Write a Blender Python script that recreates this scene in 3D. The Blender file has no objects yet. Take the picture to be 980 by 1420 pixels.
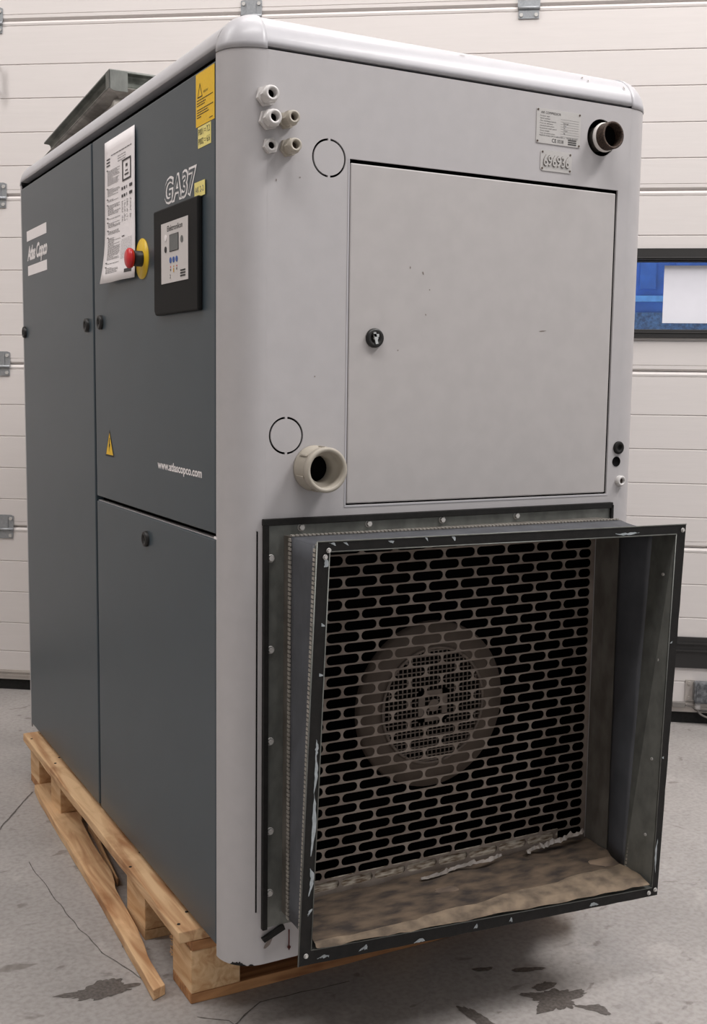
import bpy, bmesh, math, random
from mathutils import Vector, Matrix, noise
random.seed(7)
S = bpy.context.scene
COL = S.collection
PI = math.pi

# ------------------------------------------------------------------ camera
CX, CY, CZ = -0.68895, -1.7002, 1.14044
YAW, PITCH, ROLL, FPX = -0.49412, -0.11399, 0.01314, 1565.797
fwd = Vector((-math.sin(YAW)*math.cos(PITCH), math.cos(YAW)*math.cos(PITCH), math.sin(PITCH)))
rgt = Vector((math.cos(YAW), math.sin(YAW), 0)); upv = rgt.cross(fwd)
r2 = rgt*math.cos(ROLL)+upv*math.sin(ROLL); u2 = -rgt*math.sin(ROLL)+upv*math.cos(ROLL)
cd = bpy.data.cameras.new('camera'); cam = bpy.data.objects.new('camera', cd); COL.objects.link(cam)
cam.matrix_world = Matrix(((r2.x, u2.x, -fwd.x, CX), (r2.y, u2.y, -fwd.y, CY), (r2.z, u2.z, -fwd.z, CZ), (0, 0, 0, 1)))
cd.sensor_fit = 'VERTICAL'; cd.sensor_height = 36; cd.lens = 36*FPX/1420; cd.clip_start = 0.05
S.camera = cam

# ------------------------------------------------------------------ light
w = bpy.data.worlds.new('hall'); S.world = w; w.use_nodes = True
bg = w.node_tree.nodes['Background']; bg.inputs[0].default_value = (0.955, 0.955, 0.975, 1); bg.inputs[1].default_value = 0.55
def area(name, loc, aim, sx, sy, power, col=(1, 0.97, 0.96)):
    l = bpy.data.lights.new(name, 'AREA'); l.shape = 'RECTANGLE'; l.size = sx; l.size_y = sy; l.energy = power; l.color = col
    o = bpy.data.objects.new(name, l); COL.objects.link(o); o.location = loc
    o.rotation_euler = (Vector(aim)-Vector(loc)).to_track_quat('-Z', 'Y').to_euler()
    return o
area('ceiling_light', (2.6, -1.6, 4.6), (1.2, -0.6, 0), 2.4, 0.5, 150)
area('ceiling_light', (-0.6, -1.2, 4.7), (-0.4, -0.2, 0), 2.6, 0.6, 88)
area('ceiling_light', (-2.8, 1.6, 4.6), (-1.4, 1.6, 0), 0.6, 2.6, 78)
area('ceiling_light', (0.9, 1.0, 4.8), (1.1, 1.5, 0), 2.4, 0.5, 48)
area('container_fill_light', (3.2, 3.4, 3.6), (3.2, 4.6, 1.2), 1.5, 0.5, 950, (0.75, 0.87, 1))  # added lamp, only there to brighten the blue container outside
vs = S.view_settings; vs.view_transform = 'Standard'; vs.look = 'None'; vs.exposure = 0.1; vs.gamma = 1; vs.use_curve_mapping = False

# ------------------------------------------------------------------ materials
def lin(h):
    c = [int(h[i:i+2], 16)/255 for i in (0, 2, 4)]
    return tuple(x/12.92 if x <= .04045 else ((x+.055)/1.055)**2.4 for x in c)+(1,)
def mat(name, col, rough=.5, metal=0., spec=.5, var=.06, scale=(6, 6, 6), bump=0., bscale=60., col2=None, detail=5, emit=None, coat=0.):
    m = bpy.data.materials.new(name); m.use_nodes = True; nt = m.node_tree; N = nt.nodes; L = nt.links
    b = N['Principled BSDF']; c = lin(col) if isinstance(col, str) else col
    b.inputs['Roughness'].default_value = rough; b.inputs['Metallic'].default_value = metal
    b.inputs['Specular IOR Level'].default_value = spec; b.inputs['Coat Weight'].default_value = coat
    tc = N.new('ShaderNodeTexCoord'); mp = N.new('ShaderNodeMapping'); mp.inputs['Scale'].default_value = scale
    L.new(tc.outputs['Object'], mp.inputs[0])
    nz = N.new('ShaderNodeTexNoise'); nz.inputs['Detail'].default_value = detail; L.new(mp.outputs[0], nz.inputs[0])
    cr = N.new('ShaderNodeValToRGB'); L.new(nz.outputs[0], cr.inputs[0])
    c2 = lin(col2) if col2 else tuple(min(1, x*(1+var)) for x in c[:3])+(1,)
    c1 = c if col2 else tuple(x*(1-var) for x in c[:3])+(1,)
    cr.color_ramp.elements[0].position = .35; cr.color_ramp.elements[1].position = .65
    cr.color_ramp.elements[0].color = c1; cr.color_ramp.elements[1].color = c2
    L.new(cr.outputs[0], b.inputs['Base Color'])
    if bump:
        n2 = N.new('ShaderNodeTexNoise'); n2.inputs['Scale'].default_value = bscale; n2.inputs['Detail'].default_value = 4; L.new(mp.outputs[0], n2.inputs[0])
        bp = N.new('ShaderNodeBump'); bp.inputs['Strength'].default_value = bump; bp.inputs['Distance'].default_value = .002
        L.new(n2.outputs[0], bp.inputs['Height']); L.new(bp.outputs[0], b.inputs['Normal'])
    return m
M = {}
M['grey'] = mat('grey_paint', 'B1AEAF', .42, var=.02, bump=.05, bscale=120)
M['door_grey'] = mat('door_paint', 'B0ACAB', .5, var=.025, bump=.05, bscale=120)
M['rail'] = mat('rail_paint', 'B4B3B7', .40, var=.02, coat=.05)
M['dark'] = mat('slate_paint', '3B464D', .36, var=.03, scale=(2, 2, 2), bump=.06, bscale=200)
M['black'] = mat('black_plastic', '161514', .45, var=.1)
M['void'] = mat('dark_interior', '060505', .9, spec=.1)  # near-black colour stands in for the dark inside gaps and holes
M['rubber'] = mat('black_rubber', '191817', .75, 0, .3, var=.25, scale=(20, 20, 20), bump=.2)
M['galv'] = mat('galvanised_steel', '6F716D', .5, .55, var=.18, scale=(9, 9, 5), bump=.12, bscale=20)
M['galv_dirty_shaded'] = mat('dusty_shaded_galvanised_steel', '5C5751', .6, .35, col2='74706A', scale=(7, 7, 3), bump=.15, bscale=20)
M['fabric'] = mat('coated_fabric', '45474C', .55, var=.15, scale=(5, 5, 3), bump=.15, bscale=18)
M['fabric_in'] = mat('dusty_fabric', '4B4038', .85, col2='83705E', scale=(2.2, 5, 5), bump=.35, bscale=14)
M['crimp'] = mat('crimped_steel', 'A9A49C', .45, .5, var=.15)
M['frame'] = mat('worn_black_paint', '131211', .55, 0, .3, var=.3, scale=(14, 14, 14), bump=.2)
M['chip'] = mat('bare_zinc', '9FA6AA', .5, .2, var=.15, scale=(30, 30, 30))
M['bolt'] = mat('zinc_bolt', 'BDBBB8', .4, .25)
M['dirtymesh'] = mat('dusty_sheet_steel', '6B5F56', .6, .2, col2='857A71', scale=(4, 4, 4), bump=.1)
M['shroud'] = mat('dusty_fan_shroud', '5A4E45', .8, var=.08)
M['mesh'] = mat('dusty_wire', '6E6259', .6, .1, var=.15)
M['beige'] = mat('beige_plastic', 'A9A296', .5, var=.05)
M['white_plastic'] = mat('white_plastic', 'C9C6C4', .35, var=.03)
M['rusty'] = mat('rusty_thread', '2E2521', .55, .4, col2='5A493E', scale=(60, 60, 60), bump=.4)
M['tape'] = mat('thread_tape', 'DAD6D2', .6, var=.05, bump=.4, bscale=90)
M['plate'] = mat('plate_silver', 'BDBAB7', .4, .25, var=.03)
M['ink'] = mat('black_ink', '1D1B1C', .6)
M['grey_ink'] = mat('grey_ink', '77736F', .6)
M['white'] = mat('white_vinyl', 'EFEAEA', .45, var=.01)
M['paper'] = mat('white_paper', 'EFEAEB', .8, var=.01)
M['sheet'] = mat('window_paper', 'E4E3EA', .8, var=.01)
M['yellow'] = mat('yellow_vinyl', 'EDBE12', .45, var=.04, scale=(40, 40, 40))
M['pale'] = mat('pale_yellow_label', 'EEDF86', .5, var=.03)
M['disc'] = mat('yellow_plastic', 'D9B41C', .4, var=.03)
M['red'] = mat('red_plastic', 'C8242A', .35, var=.03)
M['blue'] = mat('blue_button', '23509A', .4)
M['amber'] = mat('amber_mark', 'C89A2C', .5)
M['lcd'] = mat('grey_display', '55595A', .2)
M['blackpanel'] = mat('black_panel', '131313', .6, 0, .2, var=.05, bump=.1, bscale=300)
M['membrane'] = mat('membrane', 'CFCAC8', .45, var=.01)
M['chrome'] = mat('chrome', 'D8D8D6', .25, .9)
M['cladding'] = mat('door_cladding', 'D2CCC9', .5, var=.01, scale=(1, 1, 14), bump=.12, bscale=9)
M['alu'] = mat('aluminium_profile', 'B3ACA6', .45, .3)
M['hinge'] = mat('hinge_zinc', '96999C', .4, .5, var=.08, scale=(30, 30, 30))
M['gasket'] = mat('window_gasket', '232120', .55, var=.05)
M['wall'] = mat('plaster', 'BDB7B0', .9, var=.03)
M['container'] = mat('blue_cladding', '2F5FA8', .5, var=.12, scale=(3, 3, 3))
M['container_light'] = mat('light_blue_rail', '5E97CE', .5, var=.1)
M['container_dark'] = mat('dark_blue_grid', '31415C', .6, col2='4E7096', scale=(14, 14, 14))
M['asphalt'] = mat('yard_asphalt', '45474A', .9, var=.1)
M['boxgrey'] = mat('dark_grey_box', '3F4144', .4, col2='75777A', scale=(16, 16, 16))
M['film'] = mat('plastic_film', '857D76', .12, var=.3, coat=.8)
M['rust'] = mat('red_primer', '55201A', .7)
M['stain'] = mat('oil_stain', '4F4A46', .35, col2='6C6662', scale=(30, 30, 30))
M['crack'] = mat('floor_crack', '4A4643', .9, col2='6A6561', scale=(25, 25, 25))

def glass():
    m = bpy.data.materials.new('window_glass'); m.use_nodes = True; b = m.node_tree.nodes['Principled BSDF']
    b.inputs['Base Color'].default_value = (.93, .97, 1, 1); b.inputs['Roughness'].default_value = 0.02
    b.inputs['Transmission Weight'].default_value = 1; b.inputs['IOR'].default_value = 1.3
    return m
M['glass'] = glass()

def wood(name, axis, dark='A8794F', light='D3AC7E'):
    m = bpy.data.materials.new(name); m.use_nodes = True; nt = m.node_tree; N = nt.nodes; L = nt.links; b = N['Principled BSDF']
    b.inputs['Roughness'].default_value = .75
    tc = N.new('ShaderNodeTexCoord'); mp = N.new('ShaderNodeMapping'); L.new(tc.outputs['Object'], mp.inputs[0])
    sc = [26, 26, 26]; sc[axis] = 2.2; mp.inputs['Scale'].default_value = sc
    nz = N.new('ShaderNodeTexNoise'); nz.inputs['Scale'].default_value = 1.6; nz.inputs['Detail'].default_value = 7; nz.inputs['Distortion'].default_value = 1.2
    L.new(mp.outputs[0], nz.inputs[0])
    cr = N.new('ShaderNodeValToRGB'); e = cr.color_ramp.elements; e[0].position = .33; e[1].position = .6
    e[0].color = lin(dark); e[1].color = lin(light); L.new(nz.outputs[0], cr.inputs[0])
    n2 = N.new('ShaderNodeTexNoise'); n2.inputs['Scale'].default_value = 7; n2.inputs['Detail'].default_value = 6; L.new(tc.outputs['Object'], n2.inputs[0])
    c2 = N.new('ShaderNodeValToRGB'); c2.color_ramp.elements[0].position = .3; c2.color_ramp.elements[0].color = (.55, .42, .32, 1)
    c2.color_ramp.elements[1].position = .45; c2.color_ramp.elements[1].color = (1, 1, 1, 1); L.new(n2.outputs[0], c2.inputs[0])
    mx = N.new('ShaderNodeMix'); mx.data_type = 'RGBA'; mx.blend_type = 'MULTIPLY'; mx.inputs[0].default_value = .8
    L.new(cr.outputs[0], mx.inputs[6]); L.new(c2.outputs[0], mx.inputs[7]); L.new(mx.outputs[2], b.inputs['Base Color'])
    bp = N.new('ShaderNodeBump'); bp.inputs['Strength'].default_value = .5; bp.inputs['Distance'].default_value = .002
    L.new(nz.outputs[0], bp.inputs['Height']); L.new(bp.outputs[0], b.inputs['Normal'])
    return m
M['wood_y'] = wood('pallet_wood_lengthwise', 1, 'AE8058', 'D8B48A'); M['wood_x'] = wood('pallet_wood_crosswise', 0, '8A5C38', 'B88658')
M['wood_end'] = wood('pallet_block_wood', 2, 'A87A4E', 'D8B286')

def concrete():
    m = bpy.data.materials.new('concrete_floor'); m.use_nodes = True; nt = m.node_tree; N = nt.nodes; L = nt.links; b = N['Principled BSDF']
    tc = N.new('ShaderNodeTexCoord')
    def nz(s, d, dist=0, sc=(1, 1, 1)):
        mp = N.new('ShaderNodeMapping'); mp.inputs['Scale'].default_value = sc; L.new(tc.outputs['Object'], mp.inputs[0])
        n = N.new('ShaderNodeTexNoise'); n.inputs['Scale'].default_value = s; n.inputs['Detail'].default_value = d; n.inputs['Distortion'].default_value = dist
        L.new(mp.outputs[0], n.inputs[0]); return n
    def ramp(n, p0, p1, a, c):
        r = N.new('ShaderNodeValToRGB'); r.color_ramp.elements[0].position = p0; r.color_ramp.elements[1].position = p1
        r.color_ramp.elements[0].color = a; r.color_ramp.elements[1].color = c; L.new(n.outputs[0], r.inputs[0]); return r
    base = ramp(nz(2.2, 8, .4), .3, .7, lin('918D8A'), lin('ABA6A3'))
    spots = ramp(nz(13, 5, .6, (1, 1.6, 1)), .30, .36, (.62, .6, .58, 1), (1, 1, 1, 1))
    grit = ramp(nz(90, 4), .32, .6, (.84, .83, .82, 1), (1.05, 1.05, 1.05, 1))
    lights = ramp(nz(7, 6, 1), .62, .75, (1, 1, 1, 1), (1.22, 1.22, 1.22, 1))
    out = base.outputs[0]
    for r in (spots, grit, lights):
        mx = N.new('ShaderNodeMix'); mx.data_type = 'RGBA'; mx.blend_type = 'MULTIPLY'; mx.inputs[0].default_value = 1
        L.new(out, mx.inputs[6]); L.new(r.outputs[0], mx.inputs[7]); out = mx.outputs[2]
    L.new(out, b.inputs['Base Color'])
    rr = ramp(nz(3, 5), .3, .7, (.42, .42, .42, 1), (.62, .62, .62, 1)); L.new(rr.outputs[0], b.inputs['Roughness'])
    bp = N.new('ShaderNodeBump'); bp.inputs['Strength'].default_value = .25; bp.inputs['Distance'].default_value = .002
    L.new(nz(50, 6).outputs[0], bp.inputs['Height']); L.new(bp.outputs[0], b.inputs['Normal'])
    return m
M['concrete'] = concrete()
M['crud'] = mat('slot_crud', '5A4734', .7, col2='B5AC9E', scale=(9, 30, 45), bump=.3)
M['folds'] = mat('crumpled_sleeve', '77726C', .6, .1, col2='A29D96', scale=(5, 5, 9), bump=.2)
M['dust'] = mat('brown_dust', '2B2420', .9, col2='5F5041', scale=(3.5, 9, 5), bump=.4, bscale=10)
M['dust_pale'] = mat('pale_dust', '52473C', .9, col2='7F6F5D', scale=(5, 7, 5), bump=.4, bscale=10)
M['frame_green'] = mat('dark_green_galvanised', '42463F', .55, .3, col2='6A6D66', scale=(8, 3, 8), bump=.15)  # dark grey-green tone of the roof duct channel
M['print'] = mat('printed_ink', '3E3B3B', .7)
M['block'] = wood('pallet_block_grain', 1, 'BC8F62', 'D9B68C')
M['scuff'] = mat('scuff_mark', '7A706A', .6)

# ------------------------------------------------------------------ helpers
def tag(o, label=None, cat=None, group=None, kind=None):
    for k, v in (('label', label), ('category', cat), ('group', group), ('kind', kind)):
        if v: o[k] = v
    return o
def empty(name, loc, label, cat, group=None):
    o = bpy.data.objects.new(name, None); o.empty_display_size = .05; COL.objects.link(o); o.location = loc
    return tag(o, label, cat, group)
def wloc(o):
    v = Vector(o.location); p = o.parent
    while p: v = v+Vector(p.location); p = p.parent
    return v
class MB:
    def __init__(s): s.v = []; s.f = []; s.sm = []
    def add(s, vs, fs, smooth=False):
        n = len(s.v); s.v += [Vector(q) for q in vs]; s.f += [tuple(i+n for i in f) for f in fs]; s.sm += [smooth]*len(fs); return s
    def box(s, a, b, m=None):
        (x0, y0, z0), (x1, y1, z1) = a, b
        vs = [Vector(q) for q in ((x0, y0, z0), (x1, y0, z0), (x1, y1, z0), (x0, y1, z0), (x0, y0, z1), (x1, y0, z1), (x1, y1, z1), (x0, y1, z1))]
        if m: vs = [m@q for q in vs]
        return s.add(vs, [(0, 3, 2, 1), (4, 5, 6, 7), (0, 1, 5, 4), (1, 2, 6, 5), (2, 3, 7, 6), (3, 0, 4, 7)])
    def prism(s, poly, ext, m=None):       # poly = 3d points, ext = vector
        n = len(poly); a = [Vector(q) for q in poly]; e = Vector(ext); vs = a+[q+e for q in a]
        if m: vs = [m@q for q in vs]
        return s.add(vs, [tuple(range(n-1, -1, -1)), tuple(range(n, 2*n))]+[(i, (i+1) % n, n+(i+1) % n, n+i) for i in range(n)])
    def lathe(s, prof, m=None, n=32, smooth=True, n0=0.):   # prof = (r, h) along local z
        m = m or Matrix(); vs = []
        for r, h in prof:
            for k in range(n): a = 2*PI*k/n+n0; vs.append(m@Vector((r*math.cos(a), r*math.sin(a), h)))
        fs = []
        for j in range(len(prof)-1):
            for k in range(n): fs.append((j*n+k, j*n+(k+1) % n, (j+1)*n+(k+1) % n, (j+1)*n+k))
        return s.add(vs, fs, smooth)
    def cyl(s, r, h0, h1, m=None, n=24, smooth=True, n0=0.):
        s.lathe([(r, h0), (r, h1)], m, n, smooth, n0); mm = m or Matrix()
        for h, d in ((h0, -1), (h1, 1)):
            vs = [mm@Vector((r*math.cos(2*PI*k/n+n0), r*math.sin(2*PI*k/n+n0), h)) for k in range(n)]
            s.add(vs, [tuple(range(n)) if d > 0 else tuple(range(n-1, -1, -1))])
        return s
    def tube(s, pts, r, n=8):
        pts = [Vector(q) for q in pts]; vs = []
        for i, q in enumerate(pts):
            t = (pts[min(i+1, len(pts)-1)]-pts[max(i-1, 0)]).normalized()
            a = t.orthogonal().normalized() if i == 0 else (a-t*a.dot(t)).normalized()
            b = t.cross(a)
            vs += [q+r*(a*math.cos(2*PI*k/n)+b*math.sin(2*PI*k/n)) for k in range(n)]
        fs = [(j*n+k, j*n+(k+1) % n, (j+1)*n+(k+1) % n, (j+1)*n+k) for j in range(len(pts)-1) for k in range(n)]
        fs += [tuple(range(n-1, -1, -1)), tuple(range((len(pts)-1)*n, len(pts)*n))]
        return s.add(vs, fs, True)
    def quad(s, a, b, c, d): return s.add([a, b, c, d], [(0, 1, 2, 3)])
    def loft(s, rings, closed=True, smooth=False):
        n = len(rings[0]); vs = [q for r in rings for q in r]; m = n if closed else n-1
        return s.add(vs, [(j*n+k, j*n+(k+1) % n, (j+1)*n+(k+1) % n, (j+1)*n+k) for j in range(len(rings)-1) for k in range(m)], smooth)
    def build(s, name, m, parent=None, bevel=0., solid=0., solid_off=0., fix=True, kind=None, label=None, seg=2):
        o0 = wloc(parent) if parent else Vector()
        c = Vector()
        if s.v:
            c = Vector((sum(q.x for q in s.v), sum(q.y for q in s.v), sum(q.z for q in s.v)))/len(s.v)
        me = bpy.data.meshes.new(name); me.from_pydata([tuple(q-c) for q in s.v], [], s.f); me.update()
        for p, f in zip(me.polygons, s.sm): p.use_smooth = f
        if fix:
            bm = bmesh.new(); bm.from_mesh(me); bmesh.ops.remove_doubles(bm, verts=bm.verts, dist=1e-6); bmesh.ops.recalc_face_normals(bm, faces=bm.faces); bm.to_mesh(me); bm.free()
        me.materials.append(m)
        o = bpy.data.objects.new(name, me); COL.objects.link(o)
        if parent: o.parent = parent
        o.location = c-o0
        if solid: d = o.modifiers.new('thickness', 'SOLIDIFY'); d.thickness = solid; d.offset = solid_off
        if bevel:
            d = o.modifiers.new('edge', 'BEVEL'); d.width = bevel; d.segments = seg; d.limit_method = 'ANGLE'; d.angle_limit = .6; d.harden_normals = False
        if kind: o['kind'] = kind
        if label: o['label'] = label
        return o
def copy_to(o, parent, loc):
    c = o.copy(); COL.objects.link(c); c.parent = parent; c.location = Vector(loc)-wloc(parent); return c
# frames: local x = reading direction, local y = up, local z = out of the surface
def FM(x, z, out=0.): return Matrix(((1, 0, 0, x), (0, 0, -1, -out), (0, 1, 0, z), (0, 0, 0, 1)))
def SM(y, z, out=0.): return Matrix(((0, 0, -1, -out), (-1, 0, 0, y), (0, 1, 0, z), (0, 0, 0, 1)))
DT = Vector((.8122, -.5833, 0)); DN = Vector((.5833, .8122, 0)); DD = 2.08706
def WM(s_, z, out=0.):
    o = DT*s_+DN*(DD-out)
    return Matrix(((DT.x, 0, -DN.x, o.x), (DT.y, 0, -DN.y, o.y), (0, 1, 0, z), (0, 0, 0, 1)))
FONT = None
def text_mesh(txt, size, off=0., shear=0., sx=1., space=1., align='LEFT', ext=0.):
    cu = bpy.data.curves.new('t', 'FONT'); cu.body = txt; cu.size = size; cu.offset = off; cu.shear = shear; cu.space_character = space
    cu.align_x = align; cu.extrude = ext; cu.resolution_u = 3
    o = bpy.data.objects.new('t', cu); COL.objects.link(o); bpy.context.view_layer.update()
    me = o.evaluated_get(bpy.context.evaluated_depsgraph_get()).to_mesh()
    vs = [Vector((q.co.x*sx, q.co.y, q.co.z)) for q in me.vertices]; fs = [tuple(p.vertices) for p in me.polygons]
    o.evaluated_get(bpy.context.evaluated_depsgraph_get()).to_mesh_clear(); bpy.data.objects.remove(o); bpy.data.curves.remove(cu)
    return vs, fs
def put_text(mb, m, txt, width=None, height=.01, **k):
    """fit text so capitals are `height` tall and the line `width` wide, starting at m's origin"""
    vs, fs = text_mesh(txt, height/.7, **k)
    if width:
        x0 = min(q.x for q in vs); x1 = max(q.x for q in vs); f = width/(x1-x0); vs = [Vector(((q.x-x0)*f, q.y, q.z)) for q in vs]
    mb.add([m@q for q in vs], fs); return mb
def rrect(w_, h_, r, n=4):
    pts = []
    for cx_, cy_, a0 in ((w_/2-r, h_/2-r, 0), (-w_/2+r, h_/2-r, 1), (-w_/2+r, -h_/2+r, 2), (w_/2-r, -h_/2+r, 3)):
        for k in range(n+1): a = (a0+k/n)*PI/2; pts.append((cx_+r*math.cos(a), cy_+r*math.sin(a), 0))
    return pts
def ring4(c, n=1):                       # four corners -> closed ring of 4n points
    out = []
    for i in range(4):
        a, b = Vector(c[i]), Vector(c[(i+1) % 4])
        out += [a.lerp(b, k/n) for k in range(n)]
    return out
def rect(x0, x1, z0, z1, y): return [(x0, y, z1), (x1, y, z1), (x1, y, z0), (x0, y, z0)]
def boolean(o, cutters):
    for c in cutters:
        d = o.modifiers.new('cut', 'BOOLEAN'); d.operation = 'DIFFERENCE'; d.solver = 'EXACT'; d.object = c
    bpy.context.view_layer.update(); dg = bpy.context.evaluated_depsgraph_get()
    me = bpy.data.meshes.new_from_object(o.evaluated_get(dg)); o.modifiers.clear(); old = o.data; o.data = me; bpy.data.meshes.remove(old)
    for c in cutters: bpy.data.objects.remove(c)

# ================================================================== SETTING
fl = MB().quad((-9, -9, 0), (9, -9, 0), (9, 9, 0), (-9, 9, 0)).build('floor', M['concrete'], kind='structure')
def blob(name, pts, m, z=.0006, parent=fl, rag=.55):
    c = Vector((sum(q[0] for q in pts)/len(pts), sum(q[1] for q in pts)/len(pts), 0)); P = []
    n = len(pts); V = [Vector(q+(0,)) for q in pts]
    for i in range(n):
        p0, p1, p2, p3 = V[i-1], V[i], V[(i+1) % n], V[(i+2) % n]
        for k in range(12):
            t = k/12; q = .5*((2*p1)+(p2-p0)*t+(2*p0-5*p1+4*p2-p3)*t*t+(3*p1-p0-3*p2+p3)*t**3); d = q-c
            f = 1+rag*noise.noise(q*45)+rag*.5*noise.noise(q*160); P.append((c.x+d.x*f, c.y+d.y*f, z))
    return MB().add(P, [tuple(range(len(P)))]).build(name, m, parent)
blobs = [
 [(-.214,.296),(-.17,.3),(-.13,.315),(-.095,.285),(-.085,.262),(-.12,.262),(-.15,.255),(-.19,.262)],
 [(.556,-.098),(.59,-.095),(.64,-.112),(.675,-.14),(.64,-.145),(.62,-.16),(.58,-.165),(.55,-.13)],
 [(.585,-.075),(.625,-.07),(.635,-.09),(.59,-.095)],
 [(.62,-.165),(.66,-.18),(.655,-.215),(.64,-.2)],
 [(.53,.03),(.56,.022),(.552,.012),(.528,.02)], [(.6,-.005),(.645,-.02),(.64,-.03),(.6,-.018)],
 [(-.06,.43),(-.03,.42),(-.03,.40),(-.055,.405)],
 [(-.37,.6),(-.32,.61),(-.31,.58),(-.35,.575)],
 [(.42,-.08),(.44,-.085),(.45,-.16),(.425,-.15)]]
for b in blobs: blob('oil_stain', b, M['stain'])
def crack(pts, wd):
    P = []; up = []; dn = []
    for i, (a, b) in enumerate(zip(pts, pts[1:])):
        a = Vector(a+(0,)); b = Vector(b+(0,)); t = (b-a).normalized(); nn = Vector((-t.y, t.x, 0))
        for k in range(14):
            q = a.lerp(b, k/14)+nn*.004*noise.noise(a.lerp(b, k/14)*25); h = wd*(.6+.8*abs(noise.noise(q*70)))
            up.append(q+nn*h+Vector((0, 0, .0008))); dn.append(q-nn*h+Vector((0, 0, .0008)))
    n = len(up); MB().add(up+dn, [(i, n+i, n+i+1, i+1) for i in range(n-1)]).build('crack', M['crack'], fl)
crack([(-.03, 1.38), (-.162, 1.152), (-.42, .72), (-.8, .1)], .0028)
crack([(-.14, .92), (-.125, .6), (-.105, .42), (-.06, .28)], .0012)
crack([(.0, .04), (.104, .111), (.3, .1)], .0016)
crack([(.04, .02), (.03, .08), (-.02, .12)], .001)
# back wall around the sectional door
mb = MB()
for a, b in (((-6, 0), (-2.7, 5)), ((2.7, 0), (6.5, 5)), ((-2.7, 3.05), (2.7, 5))):
    m = WM(0, 0, -.06); mb.box((a[0], a[1], -.2), (b[0], b[1], 0), m)
mb.build('wall_back', M['wall'], kind='structure')
MB().box((-5.3, -6, 0), (-5.1, 5.6, 5)).build('wall_left', M['wall'], kind='structure')
MB().box((-5.3, -6, 5), (6.5, 6.2, 5.1)).build('ceiling', M['wall'], kind='structure')

# sectional door: five sections, each a profile pulled along the door
door = MB().prism([WM(-2.7, 0, -.05)@Vector(q) for q in ((0, 0, 0), (.08, 0, 0), (.08, 3.05, 0), (0, 3.05, 0))], tuple(DN*-.07)).prism(
    [WM(2.62, 0, -.05)@Vector(q) for q in ((0, 0, 0), (.08, 0, 0), (.08, 3.05, 0), (0, 3.05, 0))], tuple(DN*-.07)).build('door_1', M['alu'], kind='structure')
JZ = [.593, 1.179, 1.765, 2.353, 2.94]
def prof(z0, z1, ribs, bottom=False):
    P = []                                 # (z, out)
    if bottom: P += [(z0, 0)]
    else: P += [(z0+.0112, -.012), (z0+.0125, -.009), (z0+.018, -.002), (z0+.020, 0), (z0+.0305, 0), (z0+.0315, -.002), (z0+.033, .0)]
    for r in ribs: P += [(r-.0025, 0), (r, -.003), (r+.0012, -.003), (r+.0026, 0)]
    P += [(z1-.0075, 0), (z1-.006, -.0025), (z1-.0045, 0), (z1+.002, .001), (z1+.0045, 0), (z1+.010, -.005), (z1+.0108, -.012)]
    return P
def section(P, s0, s1, mb):
    a = [(z, o) for z, o in P]+[(P[-1][0], -.045), (P[0][0], -.045)]
    mb.prism([WM(s0, 0)@Vector((0, z, o)) for z, o in a], tuple(DT*(s1-s0)))
zs = [(.075, .593)]+[(JZ[i], JZ[i+1]) for i in range(4)]
WS0, WS1, WZ0, WZ1 = .585, 1.305, 1.300, 1.588
for i, (z0, z1) in enumerate(zs):
    ribs = [z1-.449, z1-.343, z1-.228, z1-.114] if i == 0 else [z0+.113, z0+.226, z0+.340, z0+.453]
    P = prof(z0, z1, ribs, i == 0); mb = MB()
    if i == 2:
        section(P, -2.62, WS0, mb); section(P, WS1, 2.62, mb)
        section([q for q in P if q[0] < WZ0]+[(WZ0, 0)], WS0, WS1, mb); section([(WZ1, 0)]+[q for q in P if q[0] > WZ1], WS0, WS1, mb)
    else: section(P, -2.62, 2.62, mb)
    mb.build('door_panel', M['cladding'], door)
mb = MB()
for z0, z1, o in ((.040, .075, .004), (.066, .071, .008), (.052, .058, .006)):
    mb.box((-2.62, z0, -.03), (2.62, z1, o), WM(0, 0))
mb.build('bottom_profile', M['alu'], door)
MB().box((-2.62, .0, -.028), (2.62, .0405, -.004), WM(0, 0)).build('bottom_seal', M['rubber'], door)
mb = MB().box((.9, .194, -.004), (1.9, .300, .008), WM(0, 0))
mb.box((.9, .277, .007), (1.9, .283, .014), WM(0, 0)); mb.box((.9, .252, .007), (1.9, .258, .014), WM(0, 0))
mb.build('black_rail', M['gasket'], door, label='black rubber rail across the bottom door panel')
# hinges
def hinge_mb():
    mb = MB()
    mb.prism([(-.033, -.03, .001), (.033, -.03, .001), (.033, 0, .001), (-.033, 0, .001)], (0, 0, .003))
    mb.prism([(-.036, .008, .001), (.036, .008, .001), (.036, .052, .001), (.026, .056, .001), (-.026, .056, .001), (-.036, .052, .001)], (0, 0, .003))
    mb.box((-.016, .004, .003), (.016, .05, .007))
    mb.cyl(.0055, -.036, .036, Matrix.Translation((0, .003, .006))@Matrix.Rotation(PI/2, 4, 'Y'), 10)
    return mb
h0 = hinge_mb().build('hinge', M['hinge'], door)
hc = wloc(h0)
b0 = MB().cyl(.0065, 0, .004, None, 6, False).build('hinge_screw', M['bolt'], h0)
first = True
hl = []
for s_ in (-2.255, -1.345, -.435, .484, 1.394):
    for z in JZ[:4]:
        m = WM(s_, z)
        h = h0 if first else h0.copy()
        if not first: COL.objects.link(h)
        h.parent = door; h.matrix_local = Matrix.Translation(-wloc(door))@m@Matrix.Translation(hc)
        for i, (x, y) in enumerate(((-.024, -.019), (.024, -.019), (-.026, .042), (.026, .042))):
            b = b0 if (first and i == 0) else b0.copy()
            if not (first and i == 0): COL.objects.link(b)
            b.parent = h; b.location = Vector((x, y, .006))-hc
        first = False
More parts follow.
